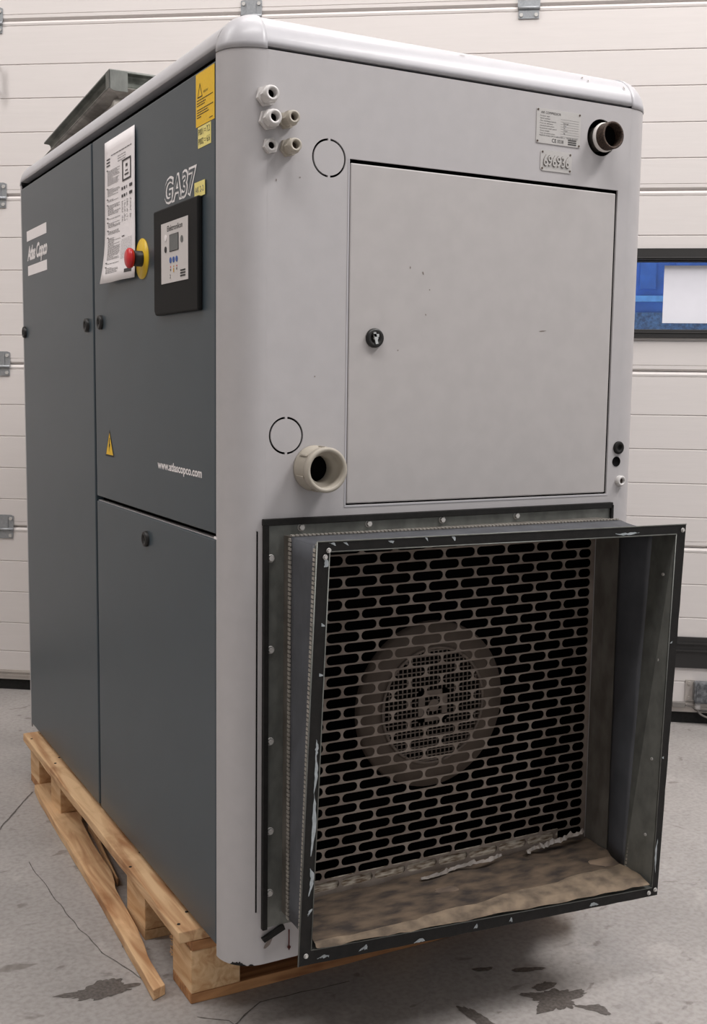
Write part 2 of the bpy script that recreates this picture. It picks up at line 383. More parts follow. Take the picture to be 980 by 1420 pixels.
MB().cyl(.006, 0, .03, WM(-1.332, 2.13), 12).cyl(.006, 0, .03, WM(-1.332, 2.215), 12).box((-.008, 2.12, .028), (.008, 2.225, .036), WM(-1.332, 0)).build('pull_handle', M['hinge'], door)

# window in the door
win = MB()
for a, b in (((WS0, WZ0), (WS1, WZ0+.028)), ((WS0, WZ1-.036), (WS1, WZ1)), ((WS0, WZ0), (WS0+.03, WZ1)), ((WS1-.03, WZ0), (WS1, WZ1))):
    win.box((a[0], a[1], -.044), (b[0], b[1], .012), WM(0, 0))
win.box((WS0+.03, WZ1-.040, -.03), (WS1-.03, WZ1-.036, .002), WM(0, 0)); win.box((WS0+.03, WZ1-.031, .012), (WS1-.03, WZ1-.027, .015), WM(0, 0))
win.box((WS0+.02, WZ0+.016, .012), (WS1-.02, WZ0+.019, .015), WM(0, 0))
win = win.build('window_1', M['gasket'], kind='structure', bevel=.002)
MB().box((WS0+.028, WZ0+.026, -.022), (WS1-.028, WZ1-.034, -.018), WM(0, 0)).build('pane', M['glass'], win)
tag(MB().box((.951, 1.350, -.0172), (1.165, 1.537, -.0162), WM(0, 0)).build('paper_sheet', M['sheet']),
    'blank white paper sheet taped inside the black-framed door window', 'paper')
# yard behind the window
yd = empty('storage_container', WM(1.6, 0, -2.2).translation, 'blue steel container standing outside beyond the door window', 'container')
mb = MB().box((-1.8, 0, -2.2), (3.6, 2.4, 0), WM(0.4, 0, -2.2)); mb.build('wall', M['container'], yd)
mb = MB()
for k in range(30): mb.box((-1.8+k*.18, 1.64, 0), (-1.72+k*.18, 2.4, .018), WM(.4, 0, -2.2))
mb.build('corrugation', M['container'], yd)
MB().box((-1.8, 1.575, 0), (3.6, 1.605, .03), WM(.4, 0, -2.2)).build('rail', M['container_light'], yd)
MB().box((-1.8, 0, 0), (3.6, 1.52, .02), WM(.4, 0, -2.2)).build('lower_panel', M['container_dark'], yd)
MB().box((-5, -.06, -8), (7, -.02, 0), WM(0, 0, -.3)).build('ground_outside', M['asphalt'], kind='structure')

# junction box with cable on the door, and the small connector beside it
jb = empty('junction_box', WM(1.18, .118, 0).translation, 'dark grey electrical junction box with grey cable on the lower door panel', 'junction box')
MB().prism([WM(1.175, .115, .004)@Vector(q) for q in rrect(.145, .072, .01)], tuple(-DN*.035)).build('box', M['boxgrey'], jb, bevel=.003)
MB().prism([WM(1.175, .115, .039)@Vector(q) for q in rrect(.130, .058, .008)], tuple(-DN*.003)).build('lid', M['boxgrey'], jb)
mb = MB(); mb.box((1.078, .078, .001), (1.108, .152, .006), WM(0, 0)); mb.cyl(.006, .006, .01, WM(1.09, .142), 10); mb.cyl(.006, .006, .01, WM(1.09, .09), 10)
mb.build('mounting_bracket', M['alu'], jb)
MB().cyl(.010, 0, .022, WM(1.118, .079, .02)@Matrix.Rotation(PI/2, 4, 'X'), 12).build('cable_entry', M['white_plastic'], jb)
path = []
for k in range(17):
    t = k/16; path.append(WM(1.118+.16*t**2.2, .060-.036*math.sin(min(1, t*1.25)*PI/2)-.004*t, .02)@Vector((0, 0, 0)))
MB().tube(path, .0035).build('cable', M['grey_ink'], jb)
cn = MB().box((1.035, .058, .001), (1.078, .076, .018), WM(0, 0)).build('cable_connector', M['grey_ink'], bevel=.002)
tag(cn, 'small grey cable connector on the door beside the junction box', 'connector')
MB().tube([WM(1.078, .065, .01).translation, WM(1.10, .062, .012).translation, WM(1.112, .050, .012).translation, WM(1.14, .046, .01).translation, WM(1.3, .046, .01).translation], .0022).build('cable', M['grey_ink'], cn)

# ================================================================== COMPRESSOR
W_, D_, R_ = .8756, 1.513, .062
ZB, ZT, ZH = .155, 1.662, 1.725
LEN = D_+R_
comp = empty('air_compressor', (W_/2, LEN/2, .146), 'large grey and slate air compressor cabinet standing on a wooden pallet', 'air compressor')
# front panel: formed sheet wrapping both corners
def arc(cx_, cy_, r, a0, a1, n=32): return [(cx_+r*math.cos(a0+(a1-a0)*k/n), cy_+r*math.sin(a0+(a1-a0)*k/n)) for k in range(n+1)]
fpo = MB().box((R_+.0004, 0, .1385), (W_-R_-.0004, .004, ZT)).build('front_panel', M['grey'], comp)
for sd in (0, 1):
    P = arc(R_, R_, R_, PI, 1.5*PI, 24); P = [(0, R_+.002)]+P+[(R_+.0006, 0)]; Q = [(.004, R_+.002)]+arc(R_, R_, R_-.004, PI, 1.5*PI, 24)+[(R_+.0006, .004)]
    if sd: P = [(W_-x, y) for x, y in P]; Q = [(W_-x, y) for x, y in Q]
    for nm, L_ in (('corner_post', P),):
        zz = [.1385, .3, .6, .9, 1.2, 1.5, ZT]
        MB().loft([[Vector((x, y, z)) for x, y in L_] for z in zz], closed=False, smooth=True).build(nm, M['grey'], comp)
DX0, DX1, DZ0, DZ1 = .2115, .787, .9315, 1.509
cut = []
cut.append(MB().box((DX0, -.02, DZ0), (DX1, .02, DZ1)).build('c', M['void']))
GX0, GX1, GZ0, GZ1 = .0955, .7660, .2305, .8845
cut.append(MB().box((GX0, -.02, GZ0), (GX1, .02, GZ1)).build('c', M['void']))
def arcslot(cx_, cz_, r, wd, a0, a1, n=20):
    P = [(cx_+(r+wd/2)*math.cos(a0+(a1-a0)*k/n), -.02, cz_+(r+wd/2)*math.sin(a0+(a1-a0)*k/n)) for k in range(n+1)]
    P += [(cx_+(r-wd/2)*math.cos(a1+(a0-a1)*k/n), -.02, cz_+(r-wd/2)*math.sin(a1+(a0-a1)*k/n)) for k in range(n+1)]
    return MB().prism(P, (0, .04, 0)).build('c', M['void'])
for cx_, cz_, r in ((.173, 1.506, .0295), (.0985, 1.052, .0295)):
    g = .07
    cut.append(arcslot(cx_, cz_, r, .0034, -PI/2+g, PI/2-g)); cut.append(arcslot(cx_, cz_, r, .0034, PI/2+g, 1.5*PI-g))
cut.append(MB().cyl(.0335, -.02, .02, FM(.742, 1.601), 40).build('c', M['void']))
boolean(fpo, cut)
for p in fpo.data.polygons: p.use_smooth = False
# black strip painted for the dark slot of the lower cover beside the duct flange, with its pale folded edge
gp = MB().box((.0462, .0010, .2345), (.0488, .0035, .8945)).build('panel_gap', M['void'], comp)
MB().box((.0490, .0002, .2345), (.0540, .0030, .8930)).box((.0452, .0012, .2335), (.0462, .0035, .8955)).build('folded_edge', M['grey'], comp)
# worn chips at the foot of the corner post
for ax, wd, hh in ((-2.3, .5, .010), (-1.93, .16, .006)):
    N2 = 24; lo = []; hi = []
    for k in range(N2+1):
        a = ax+(k/N2-.5)*wd; r = R_+.0005; x, y = R_+r*math.cos(a), R_+r*math.sin(a); e = math.sin(PI*k/N2)
        lo.append((x, y, .1386)); hi.append((x, y, .1390+hh*e*(.45+.75*abs(noise.noise(Vector((a*14, 2, 0)))))))
    MB().loft([lo, hi], closed=False).build('paint_chip', M['rubber'], comp)
# rear posts and back
for sx, x0 in ((0, 0), (1, W_)):
    c0 = (R_, D_) if sx == 0 else (W_-R_, D_)
    a0, a1 = (PI, PI/2) if sx == 0 else (0, PI/2)
    P = arc(c0[0], c0[1], R_, a0, a1, 8); Q = arc(c0[0], c0[1], R_-.004, a1, a0, 8)
    MB().loft([[Vector((x, y, .146)) for x, y in P+Q], [Vector((x, y, ZT)) for x, y in P+Q]], smooth=True).build('corner_post', M['grey'], comp)
MB().box((R_, LEN-.006, .15), (W_-R_, LEN-.002, ZT)).build('back_panel', M['grey'], comp)
MB().box((W_-.004, R_+.004, .155), (W_, D_-.002, 1.655)).build('side_panel', M['dark'], comp)
# near-black box behind all gaps, painting in the dark of the interior
MB().box((.024, .2, .15), (W_-.02, D_-.01, 1.70)).build('inner_dark_box', M['void'], comp)
mb = MB(); mb.box((.024, .03, .9), (W_-.02, .199, .93)); mb.box((.024, .06, .15), (.03, .199, 1.70)); mb.box((W_-.03, .06, .15), (W_-.024, .199, 1.7)); mb.box((.03, .03, .18), (W_-.03, .199, .2)); mb.box((.03,.05,1.652),(W_-.03,.199,1.70))
mb.build('inner_dark_plates', M['void'], comp)  # near-black plates carry the painted dark up to the front
# base frame
MB().box((.03, .07, .146), (W_-.03, D_, .158)).build('base_frame', M['rubber'], comp)
# top rails + corner caps
rp = lambda n=10: [(R_*(1-math.cos(PI/2*k/n)), R_*math.sin(PI/2*k/n)) for k in range(n+1)]
RZ = ZT+.005; RH = ZH-RZ
def rail(name, a, b, inward, m):
    a = Vector(a); b = Vector(b); iv = Vector(inward); P = []
    for u, v in rp(): P.append(a+iv*u+Vector((0, 0, v*RH/R_)))
    P += [a+iv*(R_)+Vector((0, 0, RH-.004)), a+iv*.05+Vector((0, 0, RH-.008)), a+iv*.012+Vector((0, 0, .006)), a+iv*.02]
    MB().loft([P, [q+(b-a) for q in P]], smooth=False).build(name, m, comp)
    o = comp.children[-1]
    for p in o.data.polygons: p.use_smooth = abs(p.normal.z) > .02 and abs(p.normal.z) < .9999
CP = .062
rail('top_rail', (CP, 0, RZ), (W_-CP, 0, RZ), (0, 1, 0), M['rail'])
rail('top_rail', (CP, LEN, RZ), (W_-CP, LEN, RZ), (0, -1, 0), M['rail'])
RZ += .003; RH -= .003
rail('top_rail', (0, CP, RZ), (0, LEN-CP, RZ), (1, 0, 0), M['rail'])
rail('top_rail', (W_, CP, RZ), (W_, LEN-CP, RZ), (-1, 0, 0), M['rail'])
for cx_, cy_, a0 in ((R_, R_, PI), (W_-R_, R_, 1.5*PI), (R_, LEN-R_, PI/2), (W_-R_, LEN-R_, 0)):
    rings = []
    for j in range(11):
        b = PI/2*j/10; r = max(R_*math.cos(b), .0004)
        rings.append([Vector((cx_+r*math.cos(a0+PI/2*k/12), cy_+r*math.sin(a0+PI/2*k/12), ZT+.0008+(ZH-ZT)*math.sin(b))) for k in range(13)])
    MB().loft(rings, closed=False, smooth=True).build('corner_cap', M['rail'], comp, solid=.003, solid_off=-1 if False else 0)
MB().box((R_-.004, R_-.004, ZH-.006), (W_-R_+.004, LEN-R_+.004, ZH-.002)).build('roof_panel', M['grey'], comp)

# side doors (slate): tall rear one, upper and lower front ones with a sagging seam
def side_slab(name, pts, t=.02):
    mb = MB().prism([(0.0, y, z) for y, z in pts], (t, 0, 0)); return mb.build(name, M['dark'], comp, bevel=.0025)
side_slab('side_door', [(.8085, .157), (D_-.001, .157), (D_-.001, 1.651), (.8055, 1.651)])
side_slab('side_door', [(.067, .8845), (.7935, .8815), (.7945, 1.651), (.067, 1.651)])
side_slab('side_door', [(.067, .157), (.7945, .157), (.7935, .8705), (.067, .8745)])
MB().prism([(.0035, .0675, .8745), (.0035, .792, .8705), (.0035, .792, .8722), (.0035, .0675, .8762)], (.01, 0, 0)).build('edge_trim', M['grey'], comp)
MB().box((.0, .060, .8755), (.012, .074, .8795)).build('edge_tab', M['white'], comp)

# locks on the side doors
def lock_at(m, key=False, r=.0155, parent=comp):
    mb = MB(); mb.lathe([(r, 0), (r, .004), (r*.93, .007), (r*.6, .0075), (r*.55, .004), (.0001, .004)], m, 28)
    o = mb.build('lock', M['black'], parent)
    k = MB().cyl(r*.28, .003, .0075, m, 8, False)
    if key:
        k.box((-.0035, -.010, .004), (.0015, .010, .009), m@Matrix.Rotation(.25, 4, 'Z')); k.box((-.005, .002, .004), (.005, .007, .009), m)
    k.build('lock_core', M['chrome'] if key else M['rubber'], o)
lock_at(SM(1.490, 1.266)); lock_at(SM(.852, 1.261)); lock_at(SM(.742, 1.263)); lock_at(SM(.437, .829))

# electrical door on the front
g = .0032
ed = MB().box((DX0+.0022, .0005, DZ0+.0026), (DX1-.0045, .02, DZ1-.0062)).build('cabinet_door', M['door_grey'], comp, bevel=.002)
lock_at(FM(.2625, 1.2165, -.0005), True, .0165, comp)
# light sheet edge round the door opening
mb = MB()
for a, b in (((DX0-.003, DZ0-.003), (DX1+.003, DZ0-.0008)), ((DX0-.003, DZ0), (DX0-.0008, DZ1))):
    mb.box((a[0], -.0008, a[1]), (b[0], .001, b[1]))
mb.build('opening_edge', M['rail'], comp)

# cable glands (hex)
def gland(x, z, r, L, m, hexr=True):
    f = FM(x, z); a = MB(); a.lathe([(r*1.22, 0), (r*1.25, .004), (r*1.22, .008), (r*.86, .008)], f, 6, False, .26); a.lathe([(r*.86, .008), (r*.86, L*.45)], f, 24)
    g_ = a.build('cable_gland', m, comp)
    b = MB(); b.lathe([(r*.85, L*.45), (r*1.1, L*.47), (r*1.08, L*.8)], f, 6, False, .1); b.lathe([(r*.98, L*.8), (r*.85, L), (r*.55, L), (r*.5, L*.6)], f, 24)
    b.lathe([(r*1.08, L*.8), (r*.98, L*.8)], f, 6, False, .1)
    b.build('gland_nut', m, g_)
    MB().lathe([(r*.52, L*.62), (.0001, L*.62)], f, 20).build('gland_bore', M['rusty'] if m is M['beige'] else M['void'], g_)
for x, z, r, L, m in ((.058, 1.5885, .0135, .030, M['white_plastic']), (.0625, 1.553, .0135, .030, M['white_plastic']), (.093, 1.5555, .0115, .036, M['beige']),
                      (.066, 1.5135, .0105, .010, M['white_plastic']), (.097, 1.5135, .0120, .034, M['beige'])):
    gland(x, z, r, L, m)
# grommet, painted hole and small fitting lower right
o = MB().lathe([(.0125, 0), (.0125, .003), (.0105, .005), (.006, .005), (.0055, .001), (.0001, .001)], FM(.8125, 1.021), 28).build('rubber_grommet', M['rubber'], comp)
MB().lathe([(.0098, .0), (.0098, .0012), (.0085, .0016), (.0080, .0008), (.0001, .0008)], FM(.809, .994, -.0002), 24).build('hole_dark_disc', M['void'], comp)  # black disc on the surface, painted as the dark of an open hole
o = MB().lathe([(.0105, 0), (.0105, .007), (.009, .009), (.0058, .009), (.0055, .003)], FM(.8185, .956), 24).build('small_fitting', M['white_plastic'], comp)
MB().lathe([(.0056, .0035), (.0001, .0035)], FM(.8185, .956), 16).build('fitting_bore', M['rusty'], o)
# plugs behind knockouts come free: the near-black inner box paints them dark
# threaded outlet pipe top right
P0 = FM(.742, 1.600, 0)
ps = MB().lathe([(.0225, -.06), (.0225, .006), (.0235, .007)], P0, 40).build('outlet_pipe', M['galv_dirty_shaded'], comp)  # dirty steel tone also paints in the shade inside the hole
MB().lathe([(.0230, .005), (.0262, .006), (.0268, .009), (.0262, .0125), (.0245, .014)], P0, 40).build('sealing_tape', M['tape'], ps)
mb = MB(); prof_ = []
for k in range(9): prof_ += [(.0236, .013+k*.0023), (.0248, .0142+k*.0023)]
prof_ += [(.0242, .0345), (.0212, .0345), (.0205, .0325), (.0200, .004)]
mb.lathe(prof_, P0, 40); mb.build('pipe_thread', M['rusty'], ps)
MB().lathe([(.0201, .016), (.0001, .016)], P0, 24).build('pipe_bore', M['void'], ps)  # black disc across the pipe paints in the dark of its bore
# hose coupling lower left
H0 = FM(.150, .997)
hc_ = MB().lathe([(.028, 0), (.0385, 0), (.0385, .006), (.0360, .009), (.0360, .030), (.034, .033), (.034, .036)], H0, 44).build('hose_coupling', M['beige'], comp)
for k in range(6):
    a = 2*PI*k/6+.35
    MB().box((.0355, -.0025, .008), (.0385, .0025, .032), H0@Matrix.Rotation(a, 4, 'Z')).build('grip_rib', M['beige'], hc_, bevel=.001)
MB().lathe([(.034, .034), (.0372, .036), (.0378, .048), (.0365, .051), (.0315, .051), (.0300, .048), (.0295, .030), (.0225, .028), (.0225, 0)], H0, 44).build('coupling_ring', M['beige'], hc_)
MB().lathe([(.0225, .003), (.0001, .003)], H0, 24).build('coupling_bore', M['void'], hc_)

# nameplate
def plate(name, x0, x1, z0, z1, m, r=.003):
    return MB().prism([FM((x0+x1)/2, (z0+z1)/2)@Vector(q) for q in rrect(x1-x0, z1-z0, r)], (0, -.0012, 0)).build(name, m, comp)
np_ = plate('nameplate', .5905, .6915, 1.5765, 1.6375, M['plate'], .002)
ink = MB(); O = .0014
put_text(ink, FM(.600, 1.6285, O), 'AIR COMPRESSOR', .045, .0042)
rows = ['Product type', 'Serial number', 'Max. working pressure', 'Free air delivery', 'Nominal shaft power', 'Rotational shaft speed', 'Gross weight', 'Year of construction']
unit = ['', '', 'bar(g)', 'l/s', 'kW', 'r/min', 'kg', '']
for k, t in enumerate(rows):
    z = 1.6235-k*.0043
    put_text(ink, FM(.5985, z, O), t, .0016*len(t)+.002, .0022)
    if unit[k]: put_text(ink, FM(.652, z, O), unit[k], .0018*len(unit[k]), .0022)
put_text(ink, FM(.5975, 1.5892, O), 'MADE BY ATLAS COPCO AIRPOWER n.v. - WILRIJK BELGIUM', .087, .0023)
put_text(ink, FM(.626, 1.5800, O), 'CE', .010, .0065, off=.0001); put_text(ink, FM(.6385, 1.5800, O), '0038', .014, .0062)
for k in range(3): ink.box((.663, 1.5795+k*.0036, 0), (.682, 1.5812+k*.0036, .0003), Matrix(((1, 0, 0, 0), (0, 0, -1, -O), (0, 1, 0, 0), (0, 0, 0, 1))))
for k in range(8): ink.box((.645, 1.6225-k*.0043, 0), (.687, 1.6227-k*.0043, .0001), Matrix(((1, 0, 0, 0), (0, 0, -1, -O), (0, 1, 0, 0), (0, 0, 0, 1))))
ink.build('printed_text', M['ink'], np_, fix=False, kind='stuff')
for x in (.5935, .6885):
    for z in (1.5795, 1.6345): MB().cyl(.0018, 0, .001, FM(x, z, .001), 10).build('rivet', M['rusty'], np_)
n2 = plate('number_plate', .602, .6735, 1.5285, 1.5655, M['plate'], .005)
put_text(MB(), FM(.6085, 1.5378, .0026), '696936', .0585, .0185, off=.0002, ext=.0008).build('embossed_number', M['plate'], n2, fix=False)
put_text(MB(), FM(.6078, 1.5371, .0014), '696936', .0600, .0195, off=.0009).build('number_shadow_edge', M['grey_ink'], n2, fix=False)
for x in (.606, .6695):
    for z in (1.5325, 1.5615): MB().cyl(.0018, 0, .001, FM(x, z, .001), 10).build('rivet', M['rusty'], n2)

# ---- side decals, readable from the -x side
def slab(mb, y0, y1, z0, z1, out, t=.0006):   # y0 > y1 (left to right)
    return mb.box((0, 0, 0), (y0-y1, z1-z0, t), SM(y0, z0, out))
lg = MB(); slab(lg, 1.450, 1.228, 1.5055, 1.532, 0); slab(lg, 1.442, 1.228, 1.4145, 1.4400, 0)
put_text(lg, SM(1.447, 1.4555, .0006), 'Atlas Copco', .226, .0350, shear=.3, off=.0019, space=.92)
lg.build('company_logo', M['white'], comp, fix=False)
put_text(MB(), SM(.318, 1.459, .0005), 'GA37', .168, .0415, off=.0034, shear=.16).build('model_lettering', M['white'], comp, fix=False)
put_text(MB(), SM(.3162, 1.4597, .0011), 'GA37', .1585, .0402, off=-.0002, shear=.16).build('lettering_fill', M['dark'], comp, fix=False)
put_text(MB(), SM(.366, .9745, .0005), 'www.atlascopco.com', .236, .0150, off=.0006).build('web_address', M['white'], comp, fix=False)
# electric hazard triangle
def tri(mb, yc, z0, wd, h, out): mb.add([SM(yc, z0, out)@Vector(q) for q in ((-wd/2, 0, 0), (wd/2, 0, 0), (0, h, 0))], [(0, 1, 2)])
t = MB(); tri(t, .687, .9755, .064, .058, .0005); ts = t.build('hazard_sign', M['ink'], comp, fix=False)
t = MB(); tri(t, .687, .9795, .052, .0475, .0008); t.build('sign_face', M['yellow'], ts, fix=False)
t = MB(); t.add([SM(.687, .982, .0011)@Vector(q) for q in ((-.001, .034, 0), (.004, .034, 0), (.001, .02, 0), (.006, .022, 0), (-.003, .002, 0), (-.0005, .015, 0), (-.005, .013, 0))], [(0, 1, 2, 3, 4, 5, 6)]); t.build('lightning_bolt', M['ink'], ts, fix=False)
# yellow notice
yn = slab(MB(), .1535, .0690, 1.5620, 1.6475, 0).build('yellow_notice', M['yellow'], comp)
t = MB(); 
for a, b in (((-.0105, 0), (.0105, 0)), ((.0105, 0), (0, .021)), ((0, .021), (-.0105, 0))):
    a = Vector(a+(0,)); b = Vector(b+(0,)); d = (b-a).normalized(); nn = Vector((-d.y, d.x, 0))*.0009
    t.add([SM(.1340, 1.6085, .0009)@q for q in (a-nn-d*.0008, b-nn+d*.0008, b+nn+d*.0008, a+nn-d*.0008)], [(0, 1, 2, 3)])
put_text(t, SM(.1180, 1.6115, .0009), 'IMPORTANT', .022, .0040)
for k, (l, z) in enumerate(((.072, 1.6030), (.040, 1.5985), (.036, 1.5945), (.073, 1.5875), (.050, 1.5835), (.054, 1.5795), (.020, 1.5755))):
    y = .1475; 
    while y > .1475-l:
        wl = random.uniform(.003, .008); slab(t, y, max(y-wl, .1475-l), z, z+.0016, .0008, .0001); y -= wl+.0014
slab(t, .092, .076, 1.5668, 1.5680, .0008, .0001)
t.build('printed_text', M['ink'], yn, fix=False, kind='stuff')
pn = slab(MB(), .1440, .0850, 1.5265, 1.5605, 0).build('pressure_label', M['pale'], comp)
t = MB(); put_text(t, SM(.141, 1.5470, .0009), 'P001 = 7.2', .052, .0100); put_text(t, SM(.141, 1.5315, .0009), 'P002 = 6.6', .052, .0100); t.build('printed_text', M['ink'], pn, fix=False, kind='stuff')
an = slab(MB(), .1575, .1085, 1.4475, 1.4720, .0016).build('small_yellow_label', M['pale'], comp)
t = MB(); put_text(t, SM(.1535, 1.4545, .0025), 'AK 2-2', .040, .0095); t.build('printed_text', M['grey_ink'], an, fix=False, kind='stuff')
# controller
cp = MB().prism([SM(0, 0, 0)@Vector((-y, z, 0)) for y, z in ((.355, 1.2665), (.348, 1.2590), (.1240, 1.2590), (.1240, 1.4480), (.355, 1.4480))], (-.0095, 0, 0)).build('control_panel', M['blackpanel'], comp, bevel=.003)
my0, my1, mz0, mz1 = .3080, .1680, 1.3135, 1.4200; X = .0097
mf = slab(MB(), my0, my1, mz0, mz1, X, .0008).build('keypad', M['membrane'], cp)
def uv(u, v): return my0+(my1-my0)*u, mz1+(mz0-mz1)*v
def patch(name, u0, u1, v0, v1, m, lift=.0009):
    a = uv(u0, v0); b = uv(u1, v1); return slab(MB(), a[0], b[0], b[1], a[1], X+lift, .0006).build(name, m, mf)
def oval(name, u, v, ru, rv, m):
    y, z = uv(u, v); P = [SM(y, z, X+.0009)@Vector((ru*math.cos(a*PI/8), rv*math.sin(a*PI/8), 0)) for a in range(16)]
    return MB().prism(P, (-.0008, 0, 0)).build(name, m, mf)
patch('display', .34, .66, .225, .485, M['lcd'], .0012); patch('display_bezel', .33, .67, .215, .495, M['ink'])
oval('button', .18, .25, .0055, .0055, M['white']); oval('button', .18, .44, .0055, .0055, M['ink']); oval('button', .79, .34, .006, .006, M['lcd'])
for u in (.37, .485, .60): oval('button', u, .635, .0052, .0052, M['blue'])
for u in (.37, .485, .60): patch('key_mark', u-.012, u+.012, .735, .755, M['red']if u != .485 else M['amber'])
for u in (.37, .485, .60): patch('key_mark', u-.014, u+.014, .775, .84 if u == .485 else .81, M['amber'] if u == .485 else M['grey_ink'])
for k in range(3): patch('logo_bar', .735, .91, .825+k*.044, .848+k*.044, M['ink'])
t = MB(); y, z = uv(.24, .15); put_text(t, SM(y, z, X+.001), 'Elektronikon', .080, .0095, off=.0002); y, z = uv(.33, .93); put_text(t, SM(y, z, X+.001), '2', .006, .007); t.build('printed_text', M['ink'], mf, fix=False, kind='stuff')
# emergency stop
E0 = SM(.4500, 1.3725)
MB().lathe([(.0385, 0), (.0385, .002), (.0001, .002)], E0, 40).build('stop_backplate', M['disc'], comp)
es = MB().lathe([(.0150, .002), (.0150, .020), (.0110, .020)], E0, 28).build('emergency_stop', M['black'], comp)
MB().lathe([(.011, .020), (.0180, .021), (.0195, .025), (.0190, .029), (.0150, .032), (.0001, .033)], E0, 36).build('stop_button', M['red'], es)

# instruction sheet (curls off at its foot)
rings = []
for j in range(15):
    v = j/14; z = 1.629-.289*v; row = []
    for i in range(9):
        u = i/8; curl = .0035+.028*max(0, v-.6)**2*(1.4-u)*2.2+.002*math.sin(u*7+v*3)*v
        row.append(Vector((-curl, .687-.204*u, z)))
    rings.append(row)
def paper_pt(u, v, lift=.0012):
    curl = .0035+.028*max(0, v-.6)**2*(1.4-u)*2.2+.002*math.sin(u*7+v*3)*v
    return Vector((-curl-lift, .687-.204*u, 1.629-.289*v))
isht = MB().loft(rings, closed=False, smooth=True).build('instruction_sheet', M['paper'], None, solid=.0008, solid_off=0)
tag(isht, 'long white printed instruction sheet hanging on the slate upper side door', 'paper')
t = MB()
def pq(u0, u1, v0, v1): t.add([paper_pt(u0, v0), paper_pt(u1, v0), paper_pt(u1, v1), paper_pt(u0, v1)], [(0, 1, 2, 3)])
for k in range(3): pq(.08, .20, .125+k*.022, .134+k*.022)
def line(u0, u1, v, h=.0032, wmin=.02, wmax=.07):
    u = u0
    while u < u1-.005:
        wl = random.uniform(wmin, wmax); pq(u, min(u+wl, u1), v, v+h); u += wl+.012
line(.24, .92, .11, .005, .05, .1)
for k in range(3): line(.46, .72, .14+k*.017, .0035)
v = .19
while v < .93:
    if random.random() < .12: v += .012; pq(.08, .13, v, v+.006); v += .010
    line(.11, random.choice((.3, .45, .5, .52, .5)), v); v += .0088
for k in range(4):
    a = .20; b = .335
pq(.60, .90, .185, .197); pq(.60, .90, .318, .330); pq(.60, .63, .185, .33); pq(.87, .90, .185, .33); pq(.72, .78, .22, .24); pq(.71, .79, .262, .270); pq(.68, .82, .285, .295)
for r_ in range(2):
    for c_, wd in ((.57, .05), (.65, .05), (.74, .02), (.84, .10)): pq(c_, c_+wd, .365+r_*.05, .385+r_*.05)
for k in range(16):
    for c_ in (.57, .66, .75, .86):
        if random.random() < .8: pq(c_, c_+random.uniform(.02, .06), .46+k*.009, .463+k*.009)
for k in range(14): line(.57, .93, .72+k*.010, .002, .01, .04)
pq(.58, .68, .695, .702)
pq(.74, .93, .93, .955)
t.build('printed_text', M['print'], isht, fix=False, kind='stuff')

# ---- perforated grille
gr = MB(); PXW, PZW, SL, SH = .0685, .0194, .0645, .0166; yg = .003
def obround(l, h, n=6):
    r = h/2; r = min(r, l/2); P = []
    for k in range(n+1): a = PI/2-PI*k/n; P.append((l/2-r+r*math.cos(a), r*math.sin(a)))
    for k in range(n+1): a = -PI/2-PI*k/n; P.append((-l/2+r+r*math.cos(a), r*math.sin(a)))
    return P
def cell(x0, x1, zc, l):
    h = obround(l, SH); xc = (x0+x1)/2; n_ = len(h); O_ = []
    hw = (x1-x0)/2; hh = PZW/2
    for px, pz in h:
        if abs(pz) > .98*SH/2 : O_.append((px, hh if pz > 0 else -hh))
        else:
            s_ = min(hw/abs(px) if px else 9e9, 9e9)
            sx = hw if px > 0 else -hw; O_.append((sx, pz/(SH/2)*hh))
    vs = [(xc+a, yg, zc+b) for a, b in O_]+[(xc+a, yg, zc+b) for a, b in h]
    fs = [(i, (i+1) % n_, n_+(i+1) % n_, n_+i) for i in range(n_)]
    # corner triangles
    vs += [(xc+sx*hw, yg, zc+sz*hh) for sx, sz in ((1, 1), (1, -1), (-1, -1), (-1, 1))]
    m_ = 2*n_; k = n_//2
    fs += [(0, m_, 1), (k-2, m_+1, k-1), (k, m_+2, k+1), (n_-2, m_+3, n_-1)]
    gr.add(vs, fs)
XR = .7590; zc = .2535; row = 0; slots = []
while zc < .880:
    if row % 2 == 0:
        for k in range(9): x1 = XR-k*PXW; cell(x1-PXW, x1, zc, SL)
        cell(XR-9*PXW-PXW/2, XR-9*PXW, zc, SL-PXW/2)
    else:
        cell(XR-PXW/2, XR, zc, SL-PXW/2)
        for k in range(9): x1 = XR-PXW/2-k*PXW; cell(x1-PXW, x1, zc, SL)
    zc += PZW; row += 1
gx0 = XR-9.5*PXW
gr.quad((gx0, yg, .2535-PZW/2), (XR, yg, .2535-PZW/2), (XR, yg, .226), (gx0, yg, .226)); gr.quad((XR, yg, .226), (XR+.011, yg, .226), (XR+.011, yg, zc-PZW/2), (XR, yg, zc-PZW/2)); gr.quad((gx0, yg, zc-PZW/2), (XR+.011, yg, zc-PZW/2), (XR+.011, yg, .892), (gx0, yg, .892)); gr.quad((.09, yg, .226), (gx0, yg, .226), (gx0, yg, .892), (.09, yg, .892))
MB_g = gr.build('perforated_grille', M['dirtymesh'], comp, solid=.0016, solid_off=0)
# crud sitting in the lowest row of slots
MB().box((.108, .0050, .240), (.700, .007, .2650)).build('slot_crud', M['crud'], comp, label='pale dried dirt filling the lowest row of grille slots')
